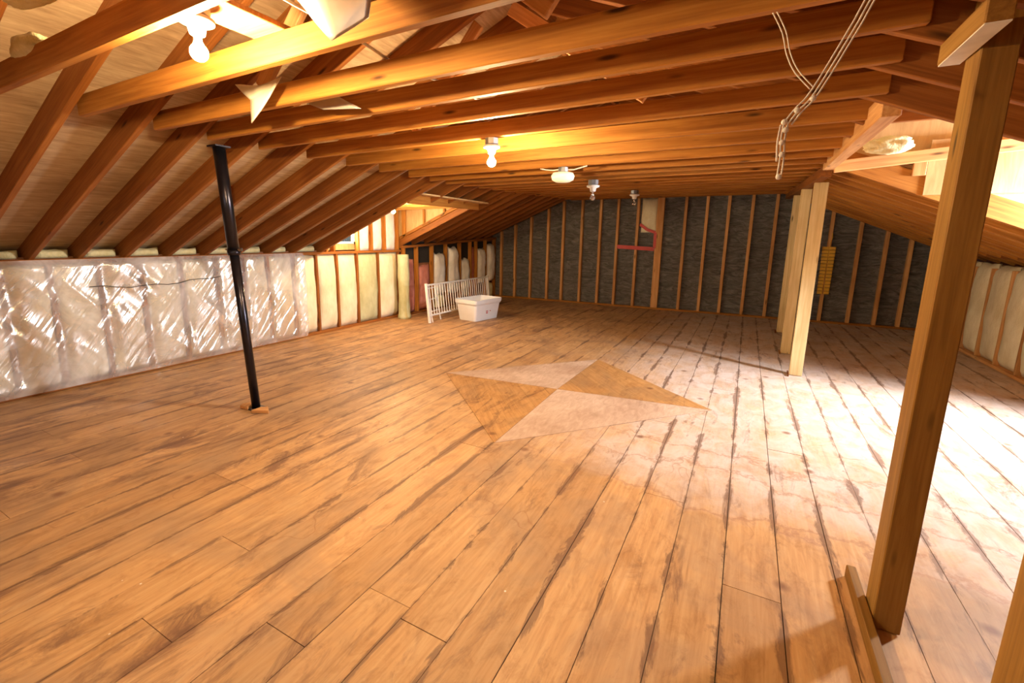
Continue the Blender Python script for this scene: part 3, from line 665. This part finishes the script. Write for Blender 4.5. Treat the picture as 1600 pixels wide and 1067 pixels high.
for i, (x, y, wx, wy) in enumerate(((0.63, 6.22, 0.13, 0.045), (0.60, 7.40, 0.12, 0.045), (0.62, 9.10, 0.10, 0.045))):
    o = beam('partition_post', (x, y, 0.004), (x, y, tieZ(y)-0.10), wy, wx, 'palepost', up=(1, 0, 0)); tag(o, 'pale timber post on the right, %s' % names[i], 'post', 'pale partition posts')
    bm = bmesh.new(); box(bm, (x-0.075, y-0.1, 0), (x-wx/2-0.002, y+0.1, 0.03)); bev(bm, 0.003)
    o = fin('foot_block', bm, 'rafter'); tag(o, 'brown block at the foot of the %s' % ('nearest far pale post', 'middle far pale post', 'farthest far pale post')[i], 'wood block')
o = beam('support_beam', (0.58, 5.45, tieZ(5.45)-0.098), (0.58, 10.6, tieZ(10.6)-0.098), 0.09, 0.09, 'rafter', base=0.5); tag(o, 'dark beam lying over the three far pale posts', 'beam')

# ------------------------------------------------------------------ telescoping steel pole
pl = empty('steel_column', (-3.75, 2.38, 0)); tag(pl, 'black adjustable steel pole standing on the floor at left', 'pole')
top = Vector((0.03, -0.14, 2.235)); at = lambda z: top*(z/2.235)
def seg(nm, z0, z1, r, m):
    bm = bmesh.new(); tube(bm, [at(z0), at(z1)], r, 24); o = fin(nm, bm, m, pl, smooth=False)
    for p in o.data.polygons: p.use_smooth = len(p.vertices) == 4
    return o
seg('lower_tube', 0.012, 1.46, 0.036, 'steel'); seg('upper_tube', 1.40, 2.225, 0.045, 'steel'); seg('collar', 1.385, 1.43, 0.050, 'steel')
bm = bmesh.new(); box(bm, (-0.06, -0.06, 0), (0.06, 0.06, 0.012)); bev(bm, 0.002); fin('base_plate', bm, 'steel', pl)
bm = bmesh.new(); c_ = at(2.228); box(bm, (c_.x-0.06, c_.y-0.06, 2.226), (c_.x+0.06, c_.y+0.06, 2.238)); fin('top_plate', bm, 'steel', pl)
bm = bmesh.new(); c_ = at(1.43); tube(bm, [c_+Vector((-0.075, -0.02, 0)), c_+Vector((0.075, 0.02, 0))], 0.008, 10); fin('pin', bm, 'bolt', pl)
bm = bmesh.new(); tube(bm, [c_+Vector((0.062, 0.01, 0.0)), c_+Vector((0.085, 0.02, 0.0))], 0.015, 6); fin('nut', bm, 'bolt', pl)
for i, (dx, dy, sx, rz) in enumerate(((0.115, -0.02, 0.06, 0.5), (-0.10, -0.03, 0.05, 2.1))):
    bm = bmesh.new(); box(bm, (-sx*1.3, -0.045, 0), (sx*1.3, 0.045, 0.03)); bev(bm, 0.004)
    for v in bm.verts: v.co.x *= 1-0.6*(v.co.y > 0)
    o = fin('wood_shim', bm, 'stud', loc=(-3.75+dx, 2.38+dy, 0.002)); o.rotation_euler = (0, 0, rz); tag(o, 'pale broken wood scrap at the %s of the steel pole foot' % ('right', 'left')[i], 'wood scrap')

# ------------------------------------------------------------------ repaired square in the floor: four triangular patches
P0 = {'L': (-2.91, 4.18), 'B': (-1.55, 2.86), 'R': (-0.14, 4.48), 'T': (-1.56, 5.69), 'C': (-1.59, 4.30)}
def fpatch(name, keys, m, lab, h, ang):
    bm = bmesh.new(); uvl = bm.loops.layers.uv.new('board'); cl = bm.loops.layers.float_color.new('rnd')
    pts = [Vector((*(P0[k] if isinstance(k, str) else k), 0)) for k in keys]
    a = [bm.verts.new((p.x, p.y, 0.002)) for p in pts]; f = bm.faces.new(a)
    # saw the patch into boards
    d = Vector((math.cos(ang), math.sin(ang), 0)); n = Vector((-d.y, d.x, 0))
    lo = min(p.dot(n) for p in pts); hi = max(p.dot(n) for p in pts); s = lo+0.24
    while s < hi:
        bmesh.ops.bisect_plane(bm, geom=list(bm.verts)+list(bm.edges)+list(bm.faces), plane_co=n*s, plane_no=n); s += 0.24
    bmesh.ops.split_edges(bm, edges=[e for e in bm.edges if len(e.link_faces) == 2])
    for f in bm.faces:
        c = f.calc_center_median()
        for v in f.verts: v.co += (c-v.co).normalized()*0.0025
    r = bmesh.ops.extrude_face_region(bm, geom=list(bm.faces))
    for e in r['geom']:
        if isinstance(e, bmesh.types.BMVert): e.co.z = h
    for f in bm.faces:
        rn = noise.noise(Vector((f.calc_center_median().dot(n)*9, 0, 0)))*0.5+0.5
        for lp in f.loops: lp[uvl].uv = (lp.vert.co.dot(n), lp.vert.co.dot(d)+rn*20); lp[cl] = (rn, rn, rn, 1)
    o = fin(name, bm, m); tag(o, lab, 'floor patch'); return o
fpatch('floor_patch', ('L', 'B', 'C'), 'patchorange', 'orange triangular board patch set in the floor, on the left', 0.0045, math.radians(-50))
fpatch('floor_patch', ('B', 'R', 'C'), 'patchpale', 'pale pinkish triangular patch, nearest corner of the repaired square', 0.0042, math.radians(45))
fpatch('floor_patch', ('R', 'T', 'C'), 'patchorange', 'orange triangular board patch set in the floor, on the right', 0.0045, math.radians(-48))
fpatch('floor_patch', ('T', 'L', 'C'), 'patchpale', 'pale triangular patch at the far left edge of the repaired square', 0.0042, math.radians(45))

# ------------------------------------------------------------------ white crib gate and tote
g0, g1 = Vector((-4.92, 6.56, 0.006)), Vector((-4.93, 8.80, 0.006)); dv = (g1-g0); GL = dv.length; ang = math.atan2(dv.y, dv.x)
gt = empty('safety_gate', g0); gt.rotation_euler = (math.radians(-6), 0, ang); tag(gt, 'white barred safety gate standing behind the white tote', 'gate')
bpy.context.view_layer.update()
def gpart(nm, f, lb=None):
    bm = bmesh.new(); f(bm); return fin(nm, bm, 'white_metal', gt)
for nm, x in (('end_post', 0), ('end_post', GL)): gpart(nm, lambda bm: (box(bm, (x-0.022, -0.022, 0.0), (x+0.022, 0.022, 0.72)), bev(bm, 0.004)))
gpart('top_rail', lambda bm: (box(bm, (0.02, -0.014, 0.675), (GL-0.02, 0.014, 0.705)), bev(bm, 0.004)))
gpart('bottom_rail', lambda bm: (box(bm, (0.02, -0.014, 0.12), (GL-0.02, 0.014, 0.15)), bev(bm, 0.004)))
nbars = 27
for k in range(1, nbars): gpart('bar', lambda bm: tube(bm, [(GL*k/nbars, 0, 0.14), (GL*k/nbars, 0, 0.69)], 0.0085, 8))
# folded second section behind the gate end
g2 = empty('folding_panel', (-5.02, 6.62, 0)); g2.rotation_euler = (0, 0, 1.75); tag(g2, 'narrow white folding leg panel leaning behind the near end of the gate', 'panel')
for s in (0.0, 0.34):
    bm = bmesh.new(); tube(bm, [(s+0.02, -0.10, 0.004), (s, 0.02, 0.69)], 0.012, 8); fin('leg', bm, 'white_metal', g2)
for z in (0.2, 0.42, 0.62):
    bm = bmesh.new(); tube(bm, [(0.01, -0.10+0.174*z, z), (0.35, -0.10+0.174*z, z)], 0.009, 8); fin('cross_bar', bm, 'white_metal', g2)
# tote: open tapered bin
tt = empty('storage_tote', (-4.45, 7.50, 0)); tt.rotation_euler = (0, 0, math.radians(80)); tag(tt, 'open white plastic storage tote on the floor in front of the gate', 'storage tote')
def tote(bm):
    def ring(hx, hy, z, r=0.05):
        pts = []
        for cx_, cy_, a0 in ((hx-r, hy-r, 0), (-hx+r, hy-r, 90), (-hx+r, -hy+r, 180), (hx-r, -hy+r, 270)):
            for k in range(5): a = math.radians(a0+22.5*k); pts.append(bm.verts.new((cx_+r*math.cos(a), cy_+r*math.sin(a), z)))
        return pts
    R = [ring(0.33, 0.21, 0.0), ring(0.335, 0.215, 0.02), ring(0.37, 0.25, 0.30), ring(0.375, 0.255, 0.305), ring(0.395, 0.275, 0.335), ring(0.40, 0.28, 0.40), ring(0.385, 0.265, 0.405), ring(0.375, 0.255, 0.37), ring(0.36, 0.24, 0.29), ring(0.33, 0.21, 0.012)]
    for A, B in zip(R, R[1:]):
        n = len(A)
        for k in range(n): bm.faces.new((A[k], A[(k+1) % n], B[(k+1) % n], B[k]))
    bm.faces.new(R[0][::-1]); bm.faces.new(R[-1])
bm = bmesh.new(); tote(bm); fin('bin', bm, 'tote', tt)
bm = bmesh.new(); box(bm, (-0.05, -0.243, 0.13), (-0.01, -0.236, 0.15)); box(bm, (-0.055, -0.246, 0.165), (-0.005, -0.239, 0.18)); box(bm, (0.05, -0.246, 0.165), (0.075, -0.240, 0.18))
o = fin('logo', bm, 'red', tt); o['label'] = 'small red mark on the tote side'

# ------------------------------------------------------------------ ceiling lights
def bulb_mesh(bm, c, r, down=True):
    prof = [(0.012, 0.0), (0.013, -0.022), (0.018, -0.034)]
    for k in range(11):
        a = math.radians(58-14.5*k); prof.append((max(0.002, r*math.cos(a)), -0.034-r*0.85+r*math.sin(a)-0.0))
    lathe(bm, prof, 20, c)
def holder(loc, kind, lab):
    e = empty('ceiling_light', loc); tag(e, lab, 'light fixture'); e.scale = (1.25,)*3 if kind == 'clear' else (1, 1, 1)
    bm = bmesh.new(); lathe(bm, [(0.05, 0.0), (0.05, -0.04), (0.045, -0.045)], 8); fin('junction_box', bm, 'galv', e)
    if kind == 'dome':
        bm = bmesh.new(); lathe(bm, [(0.055, -0.046), (0.10, -0.055), (0.115, -0.085), (0.105, -0.12), (0.07, -0.14), (0.01, -0.146)], 28); fin('dome_shade', bm, 'dome', e, smooth=True)
        for s in (-1, 1):
            bm = bmesh.new(); tube(bm, [(0, 0.02*s, -0.02), (0.10*s, 0.02*s, -0.025), (0.19*s, 0.01, -0.01), (0.24*s, 0, 0.0)], 0.006, 6); fin('cable', bm, 'rope', e)
    else:
        bm = bmesh.new(); lathe(bm, [(0.045, -0.046), (0.062, -0.052), (0.060, -0.066), (0.032, -0.076), (0.026, -0.105), (0.022, -0.108)], 24); fin('porcelain_holder', bm, 'ceramic', e, smooth=True)
        bm = bmesh.new(); bulb_mesh(bm, (0, 0, -0.106), 0.031); o = fin('bulb', bm, 'bulb_on' if kind == 'lit' else 'clearbulb', e, smooth=True)
        if kind != 'lit':
            bm = bmesh.new(); tube(bm, [(0, 0, -0.12), (0.004, 0, -0.15)], 0.004, 6); fin('filament_stem', bm, 'ceramic', o)
    return e
def zj(y): return tieZ(y)
holder((-1.86, 1.08, 2.384), 'lit', 'glaring lit bulb at upper left under the joists')
holder((-1.70, 3.04, 2.258), 'lit', 'lit bare bulb in the middle under the ceiling joists')
holder((-1.66, 4.41, 2.236), 'dome', 'unlit cream dome light, faint glow added, under the joists right of the lit bulb')
holder((-1.72, 5.62, tieZ(5.62)-0.004), 'clear', 'unlit clear bulb in porcelain holder right of the dome light')
holder((-1.70, 7.84, tieZ(7.84)-0.004), 'clear', 'unlit clear bulb in porcelain holder nearest the end wall')
# added bulb, out of view, brightening the inside of the left dormer
e = empty('ceiling_light', (-4.72, 5.42, 2.03)); tag(e, 'added unseen bulb brightening the left dormer from behind the rafters', 'light fixture')
bm = bmesh.new(); lathe(bm, [(0.045, 0.0), (0.055, -0.012), (0.03, -0.03), (0.024, -0.05)], 16); fin('porcelain_holder', bm, 'ceramic', e)
bm = bmesh.new(); bulb_mesh(bm, (0, 0, -0.048), 0.03); fin('bulb', bm, 'bulb_on', e, smooth=True)
# boards carrying the first two bulbs
bm = bmesh.new(); box(bm, (-1.96, 0.93, 2.386), (-1.76, 1.42, 2.409)); bev(bm, 0.003); o = fin('mounting_board', bm, 'stud'); tag(o, 'short board between joists carrying the glaring bulb', 'board')
# white cable stapled over the joists to the second bulb
bm = bmesh.new(); tube(bm, [(-1.60+0.03*math.sin(k*0.9), 0.9+0.2*k, 2.405+0.006*math.sin(k*2.1)) for k in range(11)], 0.007, 6)
o = fin('cable', bm, 'rope', smooth=True); tag(o, 'white electric cable crossing the tops of the near joists', 'cable')

# ------------------------------------------------------------------ hanging paper flaps
def flap(name, tris, m, lab):
    bm = bmesh.new()
    for t_ in tris:
        vs = [bm.verts.new(p) for p in t_]; bm.faces.new(vs)
    bmesh.ops.remove_doubles(bm, verts=bm.verts, dist=0.001)
    bmesh.ops.subdivide_edges(bm, edges=list(bm.edges), cuts=6, use_grid_fill=True)
    for v in bm.verts: v.co += Vector((0, 1, 0))*0.02*noise.noise(v.co*6)
    o = fin(name, bm, m, smooth=True); md = o.modifiers.new('thick', 'SOLIDIFY'); md.thickness = 0.004; tag(o, lab, 'paper'); return o
flap('paper_flap', [((-2.60, 1.70, 2.38), (-2.47, 1.69, 2.28), (-2.36, 1.67, 2.335)), ((-2.47, 1.69, 2.28), (-2.43, 1.66, 2.15), (-2.19, 1.69, 2.355)), ((-2.47, 1.69, 2.28), (-2.19, 1.69, 2.355), (-2.36, 1.67, 2.335))], 'paper', 'folded cream insulation paper drooping between joists above the pole')
flap('paper_flap', [((-1.60, 1.28, 2.46), (-1.36, 1.26, 2.23), (-1.38, 1.22, 2.40)), ((-1.36, 1.26, 2.23), (-1.20, 1.28, 2.28), (-1.16, 1.26, 2.36)), ((-1.36, 1.26, 2.23), (-1.16, 1.26, 2.36), (-1.38, 1.22, 2.40))], 'foil', 'grey shiny-backed paper drooping at the top of the picture')
flap('paper_flap', [((-2.53, 2.0, 2.38), (-2.23, 1.98, 2.27), (-2.27, 2.03, 2.40)), ((-2.23, 1.98, 2.27), (-1.96, 2.0, 2.25), (-2.27, 2.03, 2.40))], 'foil', 'thin grey paper strip lying across the joists right of the cream flap')
for i, (x, y, z, s) in enumerate(((-2.45, 0.80, 2.46, 0.13), (-2.95, 0.95, 2.38, 0.10))):
    bm = bmesh.new(); bmesh.ops.create_icosphere(bm, subdivisions=4, radius=1)
    for v in bm.verts: q = v.co.copy(); v.co = Vector((q.x*s*1.5, q.y*s*0.6, q.z*s*0.5))*(1+0.22*noise.noise(q*1.3+Vector((i*5, 0, 0)))+0.10*noise.noise(q*6))
    o = fin('insulation_tuft', bm, 'foam', loc=(x, y, z), smooth=True); tag(o, 'yellow-green insulation tuft on the near joists at upper left, %s one' % ('right', 'left')[i], 'insulation')

# ------------------------------------------------------------------ cords
def cord(name, strands, r, lab, knots=()):
    bm = bmesh.new()
    for pts in strands: tube(bm, pts, r, 6)
    for k in knots:
        bmesh.ops.create_icosphere(bm, subdivisions=2, radius=0.0075, matrix=Matrix.Translation(k))
    o = fin(name, bm, 'rope', smooth=True); tag(o, lab, 'cord'); return o
def sm(pts, n=5, off=(0, 0, 0)):
    out = []; P = [Vector(p)+Vector(off) for p in pts]
    for i in range(len(P)-1):
        p0, p1, p2, p3 = P[max(i-1, 0)], P[i], P[i+1], P[min(i+2, len(P)-1)]
        for k in range(n):
            t = k/n; out.append(0.5*((2*p1)+(p2-p0)*t+(2*p0-5*p1+4*p2-p3)*t*t+(3*p1-p0-3*p2+p3)*t**3))
    out.append(P[-1]); return out
base_ = [(0.262, 1.45, 2.305), (0.18, 1.45, 2.10), (0.16, 1.45, 2.05), (0.10, 1.45, 1.92), (0.07, 1.45, 1.88), (0.05, 1.45, 1.85)]
hang = [(0.05, 1.45, 1.85), (0.047, 1.45, 1.81), (0.050, 1.45, 1.76), (0.048, 1.45, 1.71)]
cord('hanging_cord', [sm(base_, 5), sm(base_, 5, (0.009, 0.006, -0.003)), sm(base_, 4, (0.016, 0.0, -0.008)), sm(hang, 5), sm(hang, 5, (0.009, 0.006, 0)), sm(hang[:3], 5, (-0.007, 0, -0.006))], 0.0022,
     'white knotted cord drooping from the joists and hanging down at right', [(0.05, 1.45, 1.85), (0.055, 1.45, 1.83), (0.05, 1.45, 1.80), (0.053, 1.45, 1.77), (0.052, 1.45, 1.715), (0.075, 1.45, 1.875), (0.105, 1.45, 1.90)])
a_ = [(-0.005, 1.93, 2.302), (0.03, 1.95, 2.24), (0.05, 1.95, 2.17), (0.08, 1.95, 2.11), (0.13, 1.95, 2.05)]
cord('hanging_cord', [sm(a_, 5), sm(a_, 5, (0.010, 0, 0.004))], 0.002,
     'thin white cord curving between joists beside the knotted cord')
